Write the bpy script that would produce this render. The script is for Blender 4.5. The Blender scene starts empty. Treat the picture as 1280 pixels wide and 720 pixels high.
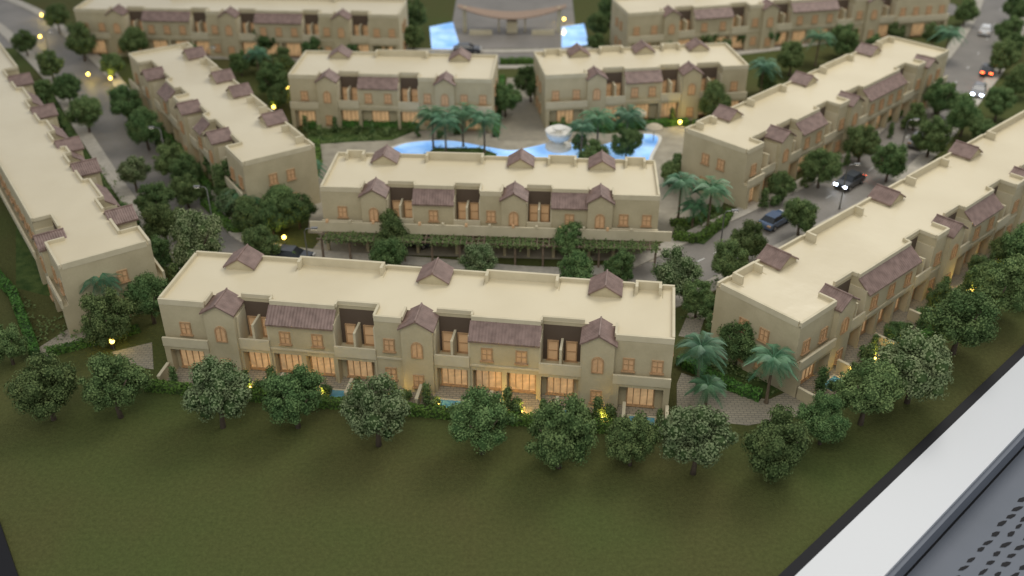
import bpy, math, random
from mathutils import Vector, Matrix, noise
R = random.Random(7)
sc = bpy.context.scene
COL = sc.collection
PI = math.pi
PITCH = math.radians(32.0); F = 1248.0; HC = 52.5
cp, sp = math.cos(PITCH), math.sin(PITCH)

def P(px, py, z=0.0):
    a = (px-640)/F; b = (360-py)/F
    d = Vector((a, cp+b*sp, -sp+b*cp)); t = (HC-z)/(-d.z)
    return Vector((d.x*t, d.y*t, z))
def depth(px, py, z=0.0):
    b = (360-py)/F
    return (HC-z)/(sp-b*cp)

# ------------------------------------------------------------ mesh helper
class MB:
    def __init__(s): s.v = []; s.f = []; s.m = []
    def poly(s, pts, mi=0):
        n = len(s.v); s.v += [tuple(p) for p in pts]; s.f.append(tuple(range(n, n+len(pts)))); s.m.append(mi)
    def box(s, x0, x1, y0, y1, z0, z1, mi=0):
        if x0 > x1: x0, x1 = x1, x0
        if y0 > y1: y0, y1 = y1, y0
        n = len(s.v)
        s.v += [(x0,y0,z0),(x1,y0,z0),(x1,y1,z0),(x0,y1,z0),(x0,y0,z1),(x1,y0,z1),(x1,y1,z1),(x0,y1,z1)]
        for f in ((0,3,2,1),(4,5,6,7),(0,1,5,4),(1,2,6,5),(2,3,7,6),(3,0,4,7)):
            s.f.append(tuple(n+i for i in f)); s.m.append(mi)
    def prism(s, pts, z0, z1, mi=0):
        n = len(s.v); k = len(pts)
        s.v += [(p[0],p[1],z0) for p in pts]+[(p[0],p[1],z1) for p in pts]
        s.f.append(tuple(n+i for i in reversed(range(k)))); s.f.append(tuple(n+k+i for i in range(k))); s.m += [mi, mi]
        for i in range(k):
            j = (i+1) % k
            s.f.append((n+i, n+j, n+k+j, n+k+i)); s.m.append(mi)
    def tube(s, pts, rad, n=8, mi=0):
        base = len(s.v); pts = [Vector(p) for p in pts]
        for i, p in enumerate(pts):
            d = (pts[min(i+1, len(pts)-1)]-pts[max(i-1, 0)]).normalized()
            u = d.orthogonal().normalized() if abs(d.z) < .99 else Vector((1,0,0)); w = d.cross(u).normalized(); u = w.cross(d)
            for k in range(n):
                a = 2*PI*k/n; s.v.append(tuple(p+(u*math.cos(a)+w*math.sin(a))*rad[i]))
        for i in range(len(pts)-1):
            for k in range(n):
                a = base+i*n+k; b = base+i*n+(k+1) % n
                s.f.append((a, b, b+n, a+n)); s.m.append(mi)
        s.f.append(tuple(base+k for k in reversed(range(n)))); s.m.append(mi)
        e = base+(len(pts)-1)*n
        s.f.append(tuple(e+k for k in range(n))); s.m.append(mi)
    def lathe(s, prof, n=20, c=(0,0,0), mi=0):
        base = len(s.v)
        for r, z in prof:
            for k in range(n):
                a = 2*PI*k/n; s.v.append((c[0]+r*math.cos(a), c[1]+r*math.sin(a), c[2]+z))
        for i in range(len(prof)-1):
            for k in range(n):
                a = base+i*n+k; b = base+i*n+(k+1) % n
                s.f.append((a, b, b+n, a+n)); s.m.append(mi)
    def mesh(s, name, mats, smooth=False):
        me = bpy.data.meshes.new(name); me.from_pydata(s.v, [], s.f)
        if not isinstance(mats, (list, tuple)): mats = [mats]
        for m in mats: me.materials.append(m)
        if len(mats) > 1: me.polygons.foreach_set('material_index', s.m)
        if smooth: me.polygons.foreach_set('use_smooth', [True]*len(me.polygons))
        me.update(); return me
    def build(s, name, mats, parent=None, smooth=False):
        return link(name, s.mesh(name, mats, smooth), parent)
class Split:
    def __init__(s): s.b = []
    def box(s, *a): s.b.append(a)
    def build(s, name, m, parent):
        for a in s.b:
            mb = MB(); mb.box(*a); mb.build(name, m, parent)

def link(name, me, parent=None, loc=(0,0,0), rz=0, sc_=None):
    o = bpy.data.objects.new(name, me); COL.objects.link(o); o.parent = parent
    o.location = loc; o.rotation_euler = (0, 0, rz)
    if sc_: o.scale = sc_
    return o
def tag(o, label, cat, group=None):
    o['label'] = label; o['category'] = cat
    if group: o['group'] = group
    return o
def empty(name, loc, rz=0): return link(name, None, None, loc, rz)
ORD = ['first','second','third','fourth','fifth','sixth','seventh','eighth','ninth','tenth','eleventh','twelfth','thirteenth','fourteenth','fifteenth','sixteenth','seventeenth','eighteenth','nineteenth','twentieth','twenty-first','twenty-second','twenty-third','twenty-fourth','twenty-fifth','twenty-sixth','twenty-seventh','twenty-eighth','twenty-ninth','thirtieth','thirty-first','thirty-second']

# ------------------------------------------------------------ materials
def mat(name, c1, c2=None, rough=.7, scale=3.0, bump=0.0, bscale=None, emit=None, estr=0, metal=0, rnd=0.0, detail=5, spec=.5, coat=0, bdist=.1):
    m = bpy.data.materials.new(name); m.use_nodes = True; nt = m.node_tree; b = nt.nodes['Principled BSDF']
    b.inputs['Roughness'].default_value = rough; b.inputs['Metallic'].default_value = metal
    b.inputs['Specular IOR Level'].default_value = spec
    if coat: b.inputs['Coat Weight'].default_value = coat
    tc = nt.nodes.new('ShaderNodeTexCoord')
    out = None
    if c2 is not None:
        nz = nt.nodes.new('ShaderNodeTexNoise'); nz.inputs['Scale'].default_value = scale; nz.inputs['Detail'].default_value = detail
        nt.links.new(tc.outputs['Object'], nz.inputs['Vector'])
        rp = nt.nodes.new('ShaderNodeValToRGB'); rp.color_ramp.elements[0].position = .32; rp.color_ramp.elements[1].position = .68
        rp.color_ramp.elements[0].color = (*c1, 1); rp.color_ramp.elements[1].color = (*c2, 1)
        nt.links.new(nz.outputs['Fac'], rp.inputs['Fac']); out = rp.outputs['Color']
    else:
        b.inputs['Base Color'].default_value = (*c1, 1)
    if rnd and out:
        oi = nt.nodes.new('ShaderNodeObjectInfo'); hs = nt.nodes.new('ShaderNodeHueSaturation')
        mr = nt.nodes.new('ShaderNodeMapRange'); mr.inputs['To Min'].default_value = 1-rnd; mr.inputs['To Max'].default_value = 1+rnd
        nt.links.new(oi.outputs['Random'], mr.inputs['Value']); nt.links.new(mr.outputs['Result'], hs.inputs['Value'])
        mu = nt.nodes.new('ShaderNodeMath'); mu.operation = 'MULTIPLY'; mu.inputs[1].default_value = 7.31
        fr = nt.nodes.new('ShaderNodeMath'); fr.operation = 'FRACT'
        m2 = nt.nodes.new('ShaderNodeMapRange'); m2.inputs['To Min'].default_value = .48; m2.inputs['To Max'].default_value = .52
        nt.links.new(oi.outputs['Random'], mu.inputs[0]); nt.links.new(mu.outputs[0], fr.inputs[0]); nt.links.new(fr.outputs[0], m2.inputs['Value'])
        nt.links.new(m2.outputs['Result'], hs.inputs['Hue'])
        nt.links.new(out, hs.inputs['Color']); out = hs.outputs['Color']
    if out: nt.links.new(out, b.inputs['Base Color'])
    if bump:
        n2 = nt.nodes.new('ShaderNodeTexNoise'); n2.inputs['Scale'].default_value = bscale or scale*4; n2.inputs['Detail'].default_value = 4
        nt.links.new(tc.outputs['Object'], n2.inputs['Vector'])
        bp = nt.nodes.new('ShaderNodeBump'); bp.inputs['Strength'].default_value = bump; bp.inputs['Distance'].default_value = bdist
        nt.links.new(n2.outputs['Fac'], bp.inputs['Height']); nt.links.new(bp.outputs['Normal'], b.inputs['Normal'])
    if emit:
        if emit == 'base': nt.links.new(out, b.inputs['Emission Color'])
        else: b.inputs['Emission Color'].default_value = (*emit, 1)
        b.inputs['Emission Strength'].default_value = estr
    return m
def brick_mat(name, c1, c2, mortar, sx, rough=.75):
    m = bpy.data.materials.new(name); m.use_nodes = True; nt = m.node_tree; b = nt.nodes['Principled BSDF']; b.inputs['Roughness'].default_value = rough
    tc = nt.nodes.new('ShaderNodeTexCoord'); br = nt.nodes.new('ShaderNodeTexBrick')
    br.inputs['Scale'].default_value = sx; br.inputs['Color1'].default_value = (*c1, 1); br.inputs['Color2'].default_value = (*c2, 1); br.inputs['Mortar'].default_value = (*mortar, 1)
    br.inputs['Mortar Size'].default_value = .03
    nt.links.new(tc.outputs['Object'], br.inputs['Vector']); nt.links.new(br.outputs['Color'], b.inputs['Base Color'])
    return m
def grain(m, sc1, lo, hi, det=10):
    nt = m.node_tree; b = nt.nodes['Principled BSDF']; src = b.inputs['Base Color'].links[0].from_socket
    tc = nt.nodes['Texture Coordinate']
    n2 = nt.nodes.new('ShaderNodeTexNoise'); n2.inputs['Scale'].default_value = sc1; n2.inputs['Detail'].default_value = det; n2.inputs['Roughness'].default_value = .8
    nt.links.new(tc.outputs['Object'], n2.inputs['Vector'])
    mr = nt.nodes.new('ShaderNodeMapRange'); mr.inputs['From Min'].default_value = .3; mr.inputs['From Max'].default_value = .7; mr.inputs['To Min'].default_value = lo; mr.inputs['To Max'].default_value = hi
    nt.links.new(n2.outputs['Fac'], mr.inputs['Value'])
    vm = nt.nodes.new('ShaderNodeVectorMath'); vm.operation = 'SCALE'
    nt.links.new(src, vm.inputs[0]); nt.links.new(mr.outputs['Result'], vm.inputs['Scale']); nt.links.new(vm.outputs['Vector'], b.inputs['Base Color'])
    return m
M = {}
M['lawn'] = grain(mat('flocked_grass', (.084,.080,.030), (.072,.092,.028), .95, .055, 1.0, 6, detail=6, spec=.08), 3.2, .68, 1.32)
M['bed'] = mat('planting', (.035,.065,.018), (.085,.12,.035), .95, .9, .8, 5, detail=8, spec=.1)
M['stone'] = mat('pale_paving', (.27,.24,.18), (.38,.34,.26), .8, .6, .2, 8, detail=8)
M['path'] = brick_mat('garden_paving', (.34,.3,.22), (.28,.25,.19), (.18,.16,.12), .9)
M['asphalt'] = grain(mat('asphalt', (.165,.15,.128), (.225,.203,.175), .55, .2, .2, 10, detail=8), 4, .85, 1.15)
M['setts'] = brick_mat('dark_setts', (.12,.10,.08), (.19,.16,.125), (.07,.06,.05), 1.1)
M['kerb'] = mat('kerb', (.36,.33,.27), (.46,.42,.35), .8, 2)
M['paint'] = mat('road_paint', (.6,.6,.56), rough=.6)
M['wall'] = grain(mat('stucco', (.43,.37,.235), (.51,.445,.29), .85, .45, .15, 14, detail=8), 5, .93, 1.06)
M['wall2'] = mat('stucco_trim', (.52,.46,.315), (.59,.525,.37), .8, .8, .1, 14)
M['deck'] = mat('roof_membrane', (.58,.50,.335), (.655,.575,.40), .3, .10, .35, .55, detail=6, bdist=.14)
M['tile'] = mat('roof_tile', (.155,.10,.08), (.245,.165,.138), .48, 1.6, .2, 12)
M['wood'] = mat('timber', (.36,.22,.11), (.48,.31,.17), .6, 4)
M['wood_dark'] = mat('dark_timber', (.13,.095,.065), (.2,.15,.105), .7, 4)
M['shutter'] = mat('shutter', (.48,.31,.17), (.60,.41,.24), .55, 3, emit=(1,.5,.2), estr=.07)  # faint warm glow set into the shutters as emission
M['lit'] = grain(mat('lit_glass', (.42,.27,.14), (.66,.43,.22), .25, .5, emit='base', estr=.45), .7, .5, 1.4, 2)
M['glassdoor'] = mat('door_glass', (.5,.34,.2), (.7,.5,.3), .25, .8, emit=(1,.55,.25), estr=.10)
M['dark'] = mat('recess_shade_paint', (.10,.07,.048), rough=.8)  # shade of the balcony recesses put into a dark brown colour
M['bark'] = mat('bark', (.07,.05,.035), (.13,.1,.07), .9, 3, .5, 10)
M['palmbark'] = mat('palm_bark', (.11,.08,.05), (.18,.14,.09), .9, 5, .5, 12)
M['leaf'] = mat('foliage', (.065,.115,.04), (.175,.24,.09), .85, 2.4, rnd=.22, detail=6, spec=.1)
M['leafpale'] = mat('pale_foliage', (.115,.165,.075), (.245,.295,.15), .85, 2.4, rnd=.1, detail=6, spec=.1)
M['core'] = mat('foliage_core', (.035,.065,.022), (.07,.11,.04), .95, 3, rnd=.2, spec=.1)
M['hedge'] = mat('hedge_leaf', (.055,.13,.022), (.12,.22,.045), .8, 3, rnd=.2, spec=.2)
M['palm'] = mat('palm_frond', (.04,.13,.06), (.10,.21,.10), .5, 3, rnd=.15)
M['water'] = mat('pool_water', (.14,.36,.78), (.40,.64,.97), .1, .33, .15, 2, emit='base', estr=.62, detail=3)  # lit look of the pools put in as emission of the water colour
M['plunge'] = mat('plunge_water', (.08,.24,.32), (.14,.36,.44), .12, 1.5, .1, 3)
M['white'] = mat('white_plaster', (.66,.64,.58), (.74,.72,.66), .5, 3)
M['canvas'] = mat('tan_canvas', (.27,.185,.13), (.34,.24,.17), .8, 3)
M['beige'] = mat('beige_canvas', (.42,.36,.25), (.5,.43,.31), .8, 3)
M['rail'] = mat('white_rail', (.56,.575,.59), rough=.42)
M['black'] = mat('black_trim', (.010,.010,.012), rough=.65, spec=.2)
M['panel'] = mat('grey_panel', (.125,.14,.165), (.145,.16,.19), .6, .15, spec=.3)
M['floor'] = mat('dark_floor', (.05,.05,.05), (.07,.07,.07), .6, .1)
M['metal'] = mat('lamp_metal', (.25,.25,.24), rough=.4, metal=.7)
M['lamp'] = mat('lamp_glow', (1,.8,.3), emit=(1,.68,.12), estr=7)
M['lampw'] = mat('lamp_white', (1,1,1), emit=(1,.9,.75), estr=2.5)
M['head'] = mat('headlight', (1,1,1), emit=(.75,.85,1), estr=14)
M['tail'] = mat('taillight', (1,.1,.05), emit=(1,.12,.03), estr=9)
M['tyre'] = mat('tyre', (.02,.02,.02), rough=.8)
M['rim'] = mat('rim', (.5,.5,.5), rough=.3, metal=.8)
M['carglass'] = mat('car_glass', (.02,.025,.03), rough=.1)
def paintmat(n, c): return mat('car_'+n, c, rough=.3, coat=.6)
M['c_dark'] = paintmat('dark', (.035,.04,.05)); M['c_blue'] = paintmat('blue', (.06,.1,.18)); M['c_white'] = paintmat('white', (.7,.7,.7)); M['c_grey'] = paintmat('grey', (.2,.2,.21))

# ------------------------------------------------------------ setting
def sheet(name, pts, z, m, kind='structure'):
    b = MB(); b.poly([(p[0], p[1], z) for p in pts]); o = b.build(name, m); o['kind'] = kind
    if o.data.polygons[0].normal.z < 0: o.data.flip_normals()
    return o
def psheet(name, px, z, m): return sheet(name, [P(a, c) for a, c in px], z, m)
e0 = P(973, 722); e1 = P(1281, 431); ed = (e1-e0).normalized(); en = Vector((ed.y, -ed.x, 0))
l0 = P(0, 652); l1 = P(24, 722); ld = (l1-l0).normalized(); ln = Vector((ld.y, -ld.x, 0))
if ln.x > 0: ln = -ln
eA = e0-ed*12; eB = e1+ed*150
g = MB(); top = [l0-ld*0, l1+ld*8, eA, eB, Vector((eB.x, 330, 0)), Vector((-190, 330, 0)), Vector((-190, l0.y+1, 0))]
g.prism([(p.x, p.y) for p in top], -1.2, 0)
o = g.build('lawn', M['lawn']); o['kind'] = 'structure'
sheet('floor', [(-400,-100),(400,-100),(400,500),(-400,500)], -40, M['floor'])

def catmull(pts, n=8):
    out = []
    for i in range(len(pts)-1):
        p0 = pts[max(i-1, 0)]; p1 = pts[i]; p2 = pts[i+1]; p3 = pts[min(i+2, len(pts)-1)]
        for k in range(n):
            t = k/n
            out.append(.5*((2*p1)+(p2-p0)*t+(2*p0-5*p1+4*p2-p3)*t*t+(3*p1-p0-3*p2+p3)*t**3))
    out.append(pts[-1]); return out
def offs(line, d):
    r = []
    for i, p in enumerate(line):
        t = (line[min(i+1, len(line)-1)]-line[max(i-1, 0)]).normalized(); r.append(p+Vector((-t.y, t.x, 0))*d)
    return r
def ribbon(name, line, a, b, z, m, step=False):
    L = offs(line, a); Rr = offs(line, b); mb = MB()
    for i in range(len(line)-1):
        mb.poly([(L[i].x,L[i].y,z),(L[i+1].x,L[i+1].y,z),(Rr[i+1].x,Rr[i+1].y,z),(Rr[i].x,Rr[i].y,z)][::-1])
        if step:
            for S in (L, Rr): mb.poly([(S[i].x,S[i].y,z),(S[i+1].x,S[i+1].y,z),(S[i+1].x,S[i+1].y,0),(S[i].x,S[i].y,0)])
    o = mb.build(name, m); o['kind'] = 'structure'; return o
main_pts = [P(-40,-5), P(20,22), P(60,55), P(100,95), P(135,145), P(178,205), P(222,262), Vector((-31.5,91,0)), Vector((-23,87,0)), Vector((-10,85,0)), Vector((3,83,0)), Vector((12,84,0)), P(870,328), P(925,300), P(985,271), P(1060,232), P(1125,180), P(1182,118), P(1222,68), P(1248,20), P(1262,-30)]
road_line = catmull(main_pts)
ribbon('street_road', road_line, 3.2, -3.2, .02, M['asphalt'])
ribbon('street_pavement', road_line, 4.9, 3.22, .15, M['kerb'], True)
ribbon('street_pavement', road_line, -3.22, -4.9, .15, M['kerb'], True)
ribbon('paved_street', catmull([Vector((-23,87,0)), Vector((-10,85,0)), Vector((3,83,0)), Vector((12,84,0))]), 3.15, -3.15, .035, M['setts'])
mk = MB()
for i in range(8*12, len(road_line)-1):
    if i % 3 == 0:
        p, q = road_line[i], road_line[i+1]; t = (q-p).normalized(); n = Vector((-t.y, t.x, 0))*.06; e = p+t*1.3
        mk.poly([tuple(v)[:2]+(.03,) for v in (p-n, e-n, e+n, p+n)])
o = mk.build('road_marking', M['paint']); o['kind'] = 'structure'
back_line = catmull([P(95,52), P(200,60), P(340,64), P(480,72), P(640,74), P(800,68), P(960,52), P(1080,32), P(1200,8)])
ribbon('back_road', back_line, 3.0, -3.0, .028, M['asphalt'])
ribbon('back_pavement', back_line[3:-6], 4.4, 3.02, .14, M['kerb'], True)
ribbon('back_pavement', back_line[3:-6], -3.02, -4.4, .14, M['kerb'], True)
psheet('left_road', [(-60,60),(70,60),(60,30),(-60,20)], .012, M['asphalt'])
psheet('gate_forecourt', [(560,62),(722,60),(712,-30),(575,-30)], .036, M['asphalt'])
psheet('plaza', [(392,196),(388,158),(470,150),(620,148),(700,148),(830,148),(880,170),(925,215),(900,262),(850,300),(790,302),(385,292)], .06, M['stone'])
psheet('garden_bed', [(385,182),(384,148),(620,148),(622,158),(520,164),(490,176),(440,178)], .075, M['bed'])
psheet('garden_bed', [(685,160),(690,146),(860,140),(850,158),(760,168)], .075, M['bed'])
psheet('axis_path', [(622,176),(682,176),(672,98),(634,98)], .09, M['path'])
psheet('garden_path', [(846,480),(852,466),(905,486),(960,500),(1010,478),(1032,490),(1000,520),(935,532),(846,522)], .02, M['path'])
psheet('garden_path', [(40,440),(100,402),(140,415),(120,432),(60,447)], .02, M['path'])
psheet('garden_path', [(140,440),(190,428),(192,462),(150,455)], .02, M['path'])
psheet('garden_path', [(848,420),(860,392),(905,370),(915,388),(880,400),(872,425)], .02, M['path'])
psheet('garden_bed', [(850,462),(905,430),(960,440),(1010,470),(960,497),(905,482)], .015, M['bed'])
psheet('garden_bed', [(838,300),(846,278),(900,258),(915,275),(880,306)], .08, M['bed'])
psheet('garden_bed', [(265,262),(330,232),(400,225),(392,258),(345,292),(290,288)], .03, M['bed'])
psheet('garden_bed', [(895,240),(935,236),(1190,108),(1180,96),(1000,180)], .016, M['bed'])
psheet('garden_bed', [(20,360),(120,385),(205,330),(120,150),(60,100),(20,110)], .008, M['bed'])

# lagoon
lag = catmull([P(*p) for p in [(470,200),(505,181),(560,177),(605,184),(640,189),(668,184),(700,178),(745,184),(790,170),(822,172),(812,196),(800,226),(740,232),(600,228),(500,226),(470,200)]], 5)[:-1]
cx = sum(p.x for p in lag)/len(lag); cy = sum(p.y for p in lag)/len(lag)
sheet('lagoon_rim', [(cx+(p.x-cx)*1.03, cy+(p.y-cy)*1.05) for p in lag], .11, M['white'])
sheet('lagoon_water', lag, .13, M['water'])
for q in ([(540,66),(537,34),(566,28),(576,62)], [(702,60),(702,34),(730,30),(736,56)]):
    psheet('gate_pool_water', q, .055, M['water'])
psheet('lagoon_island', [(528,196),(545,186),(600,186),(622,194),(610,204),(545,204)], .16, M['bed'])

# ------------------------------------------------------------ windows
def ring(mb, outer, inner, y0, y1):
    n = len(outer)
    for i in range(n):
        j = (i+1) % n; a, b = outer[i], outer[j]; c, d = inner[j], inner[i]
        mb.poly([(a[0],y0,a[1]),(b[0],y0,b[1]),(c[0],y0,c[1]),(d[0],y0,d[1])])
        mb.poly([(a[0],y1,a[1]),(b[0],y1,b[1]),(b[0],y0,b[1]),(a[0],y0,a[1])])
        mb.poly([(d[0],y0,d[1]),(c[0],y0,c[1]),(c[0],y1,c[1]),(d[0],y1,d[1])])
def rect_pts(w, h): return [(-w/2,0),(w/2,0),(w/2,h),(-w/2,h)]
def arch_pts(w, h):
    r = w/2; return [(-r,0),(r,0)]+[(r*math.cos(PI*k/10), h-r+r*math.sin(PI*k/10)) for k in range(11)]
WM = {}
def win_proto(key, w, h, pane, frame, arch=False, cols=2, rows=1, fw=.1):
    fn = arch_pts if arch else rect_pts
    o_ = fn(w, h); i_ = [(x, z+fw) for x, z in fn(w-2*fw, h-2*fw)]
    mb = MB(); ring(mb, o_, i_, -.12, .02)
    if not arch: mb.box(-w/2-.1, w/2+.1, -.2, .0, -.1, -.002)
    for c in range(1, cols): x = -w/2+w*c/cols; mb.box(x-.035, x+.035, -.09, .0, fw, h-fw-.01)
    for r in range(1, rows): z = h*r/rows; mb.box(-w/2+fw, w/2-fw, -.085, .0, z-.03, z+.03)
    pm = MB(); pm.poly([(x, -.035, z) for x, z in i_])
    WM[key] = (mb.mesh('window_frame', frame), pm.mesh('window_pane', pane))
win_proto('shut', .95, 1.25, M['shutter'], M['wood'], cols=2, rows=2)
win_proto('arch', 1.0, 1.6, M['shutter'], M['wood'], True, cols=2)
win_proto('glaze', 2.3, 2.1, M['lit'], M['wood'], cols=4)
win_proto('door', .95, 2.0, M['glassdoor'], M['wood'], cols=1, rows=2)
win_proto('small', .6, .9, M['shutter'], M['wood'], cols=1)
def put_win(root, key, x, y, z, rz, name='window'):
    f, p = WM[key]; o = link(name, f, root, (x, y, z), rz); link('pane', p, o)
    return o

# ------------------------------------------------------------ terrace buildings
def auto_mods(L, gx, style):
    tw = 2.5; mods = []; x = 0
    gx = sorted(g_ for g_ in gx if tw/2 <= g_ <= L-tw/2)
    gaps = []
    for g_ in gx: gaps.append((x, g_-tw/2)); x = g_+tw/2
    gaps.append((x, L))
    for i, (a, b) in enumerate(gaps):
        w = b-a
        if w > .3:
            if style == 'back':
                if w < 4: mods.append(('W', a, b))
                else:
                    mods += [('W', a, a+w*.22), ('R', a+w*.22, a+w*.75), ('W', a+w*.75, b)]
            elif i in (0, len(gaps)-1):
                if w < 6: mods.append(('E', a, b))
                elif i == 0: mods += [('E', a, b-3), ('B', b-3, b)]
                else: mods += [('B', a, a+3), ('E', a+3, b)]
            elif w < 3: mods.append(('W', a, b))
            elif w < 7.5: mods += [('B', a, a+2.6), ('A', a+2.6, b)]
            else:
                r = 2.8
                if w > 11.5: mods += [('B', a, a+r), ('A', a+r, b-r-2.2), ('B', b-r-2.2, b-2.2), ('W', b-2.2, b)]
                else: mods += [('B', a, a+r), ('A', a+r, b-r), ('B', b-r, b)]
        if i < len(gx): mods.append(('T', gx[i]-tw/2, gx[i]+tw/2))
    return mods

def terrace(label, FL, FR, D, fg, bg, H=6.9, bstyle='back', carport=False, fmods=None):
    FL = FL.copy(); FL.z = 0; FR = FR.copy(); FR.z = 0
    L = (FR-FL).length; d = (FR-FL).normalized(); nrm = Vector((-d.y, d.x, 0))
    root = empty('terrace_building', FL, math.atan2(d.y, d.x)); tag(root, label, 'building', 'two storey terrace rows with brown gabled towers')
    def loc(px): v = P(px[0], px[1], H)-FL; return v.dot(d)
    f_mods = fmods or auto_mods(L, [loc(g_) for g_ in fg], 'front')
    b_mods = auto_mods(L, [L-loc(g_) for g_ in bg], bstyle)
    q = 1.9; wall = MB(); deck = MB(); par = Split(); course = Split()
    wall.box(0, L, q, D-q, 0, H); deck.box(.1, L-.1, q-.05, D-q+.05, H, H+.03)
    for sx in (0, 1):
        x0, x1 = (-.03, .2) if sx == 0 else (L-.2, L+.03)
        par.box(x0, x1, .4, D-.5, H-.15, H+.40)
    for side, mods in ((0, f_mods), (1, b_mods)):
        rz = PI*side
        def X(x): return L-x if side else x
        def Y(y): return D-y if side else y
        def bx(mb, x0, x1, y0, y1, z0, z1): mb.box(X(x0), X(x1), Y(y0), Y(y1), z0, z1)
        def win(key, x, y, z, name='window'): put_win(root, key, X(x), Y(y), z, rz, name)
        prev = None
        for k, (t, x0, x1) in enumerate(mods):
            w = x1-x0; c = (x0+x1)/2
            cport = carport and side == 0
            fy = {'W': .1, 'E': .12, 'A': 1.2, 'B': q, 'T': q, 'R': .2}[t]
            gz = 3.05; gt = 2.6
            if cport: bx(wall, x0, x1, -.4, q, gz-.25, gz)
            if t == 'T':
                fr_ = side == 0 or bstyle == 'front'
                tb = MB(); z1 = H-.2 if fr_ else H+.45; rise = .78; zb = gz if cport else 0; yb0 = -.35 if fr_ else 0.05; ye = q+.1 if fr_ else q+.4
                bx(tb, x0, x1, yb0, ye, zb, z1)
                for yy in (yb0, ye):
                    tb.poly([(X(x0), Y(yy), z1), (X(x1), Y(yy), z1), (X(c), Y(yy), z1+rise-.08)])
                tow = tb.build('gable_tower', M['wall'], root)
                rf = MB(); N = 12; ya, yb = yb0-.22, ye+.15; ov = .2; pk = z1+rise; sl = rise/(w/2)
                for s_ in (-1, 1):
                    ex = c+s_*(w/2+ov); ez = z1-ov*sl
                    for i in range(2*N):
                        ys = [ya+(yb-ya)*j/(2*N) for j in (i, i+1)]; of = [.05*(j % 2) for j in (i, i+1)]
                        rf.poly([(X(ex), Y(ys[0]), ez+of[0]), (X(ex), Y(ys[1]), ez+of[1]), (X(c), Y(ys[1]), pk+of[1]), (X(c), Y(ys[0]), pk+of[0])])
                    for yy in (ya, yb):
                        rf.poly([(X(ex), Y(yy), ez), (X(c), Y(yy), pk), (X(c), Y(yy), pk-.14), (X(ex), Y(yy), ez-.14)])
                    rf.poly([(X(ex), Y(ya), ez), (X(ex), Y(yb), ez), (X(ex), Y(yb), ez-.14), (X(ex), Y(ya), ez-.14)])
                rb = MB(); rb.tube([(X(c), Y(ya), pk+.04), (X(c), Y(yb), pk+.04)], [.08, .08], 6)
                rf.build('tile_roof', M['tile'], tow); rb.build('ridge_cap', M['tile'], tow)
                win('arch', c, yb0, 3.7)
                if not cport: win('shut', c, yb0, .7)
            elif t in 'WER':
                if t != 'E': bx(wall, x0, x1, fy, q, gz if cport else 0, H)
                bx(deck, x0+.05, x1-.05, fy+.1, q-.05, H, H+.03)
                bx(par, x0, x1, fy-.03, fy+.2, H-.15, H+.38)
                n = max(1, int(w/2.3))
                for i in range(n):
                    win('shut' if t != 'R' else 'small', x0+w*(i+.5)/n, fy, 3.85)
                    if t != 'E' and not cport and w/n > 1.8: win('shut', x0+w*(i+.5)/n, fy, .9)
                if t == 'E':
                    g0 = -.5
                    if cport: bx(wall, x0, x1, fy, q, gz, H); bx(wall, x0, x1, g0, fy, gz-.2, gz)
                    else:
                        bx(wall, x0, x1, fy, q, gt, H); bx(wall, x0, x1, g0, fy, gt, gz); bx(wall, x0, x1, .4, q, 0, gt)
                        bx(wall, x0, x0+.5, g0+.02, .4, 0, gt); bx(wall, x1-.5, x1, g0+.02, .4, 0, gt)
                        win('glaze', c, .4, .2)
                    tw_ = MB(); bx(tw_, x0-.02, x1+.02, g0-.05, g0+.15, gz-.15, gz+.7)
                    tw_.build('terrace_wall', M['wall2'], root)
                if t == 'R':
                    rp = MB(); bx(rp, x0+.1, x1-.1, fy+.25, fy+.5, H+.0, H+.85); bx(rp, x0+.1, x0+.35, fy+.5, fy+1.3, H, H+.83); bx(rp, x1-.35, x1-.1, fy+.5, fy+1.3, H, H+.83)
                    rp.build('raised_parapet', M['wall2'], root)
                bx(course, x0, x1, fy-.08, fy, gz-.02, gz+.16)
            elif t == 'A':
                za = H-1.1; ya_ = .12
                if cport: bx(wall, x0, x1, ya_, q, gz, za)
                else:
                    bx(wall, x0, x1, ya_, q, gt, za); bx(wall, x0, x1, 1.0, q, 0, gt)
                    n = max(1, int(w/2.7))
                    for i in range(n+1):
                        xx = x0+w*i/n; a_, b_ = max(x0, xx-.2), min(x1, xx+.2); bx(wall, a_, b_, ya_+.02, 1.0, 0, gt)
                    for i in range(n): win('glaze', x0+w*(i+.5)/n, 1.0, .2)
                bx(wall, x0, x1, 1.2, q, za, H)
                for xx in (x0, x1): wall.poly([(X(xx), Y(ya_), za), (X(xx), Y(1.2), za), (X(xx), Y(1.2), H-.1)])
                bx(par, x0, x1, 1.17, 1.4, H-.05, H+.34); bx(deck, x0, x1, 1.4, q-.05, H, H+.03)
                aw = MB(); N = int(w/.26)
                for i in range(2*N):
                    xs = [x0-.1+(w+.2)*j/(2*N) for j in (i, i+1)]; of = [.045*(j % 2) for j in (i, i+1)]
                    aw.poly([(X(xs[0]), Y(-.18), za-.1+of[0]), (X(xs[1]), Y(-.18), za-.1+of[1]), (X(xs[1]), Y(1.2), H-.08+of[1]), (X(xs[0]), Y(1.2), H-.08+of[0])])
                aw.poly([(X(x0-.1), Y(-.18), za-.1), (X(x1+.1), Y(-.18), za-.1), (X(x1+.1), Y(-.18), za-.22), (X(x0-.1), Y(-.18), za-.22)])
                for xx in (x0-.1, x1+.1): aw.poly([(X(xx), Y(-.18), za-.1), (X(xx), Y(1.2), H-.08), (X(xx), Y(1.2), H-.2), (X(xx), Y(-.18), za-.22)])
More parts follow.
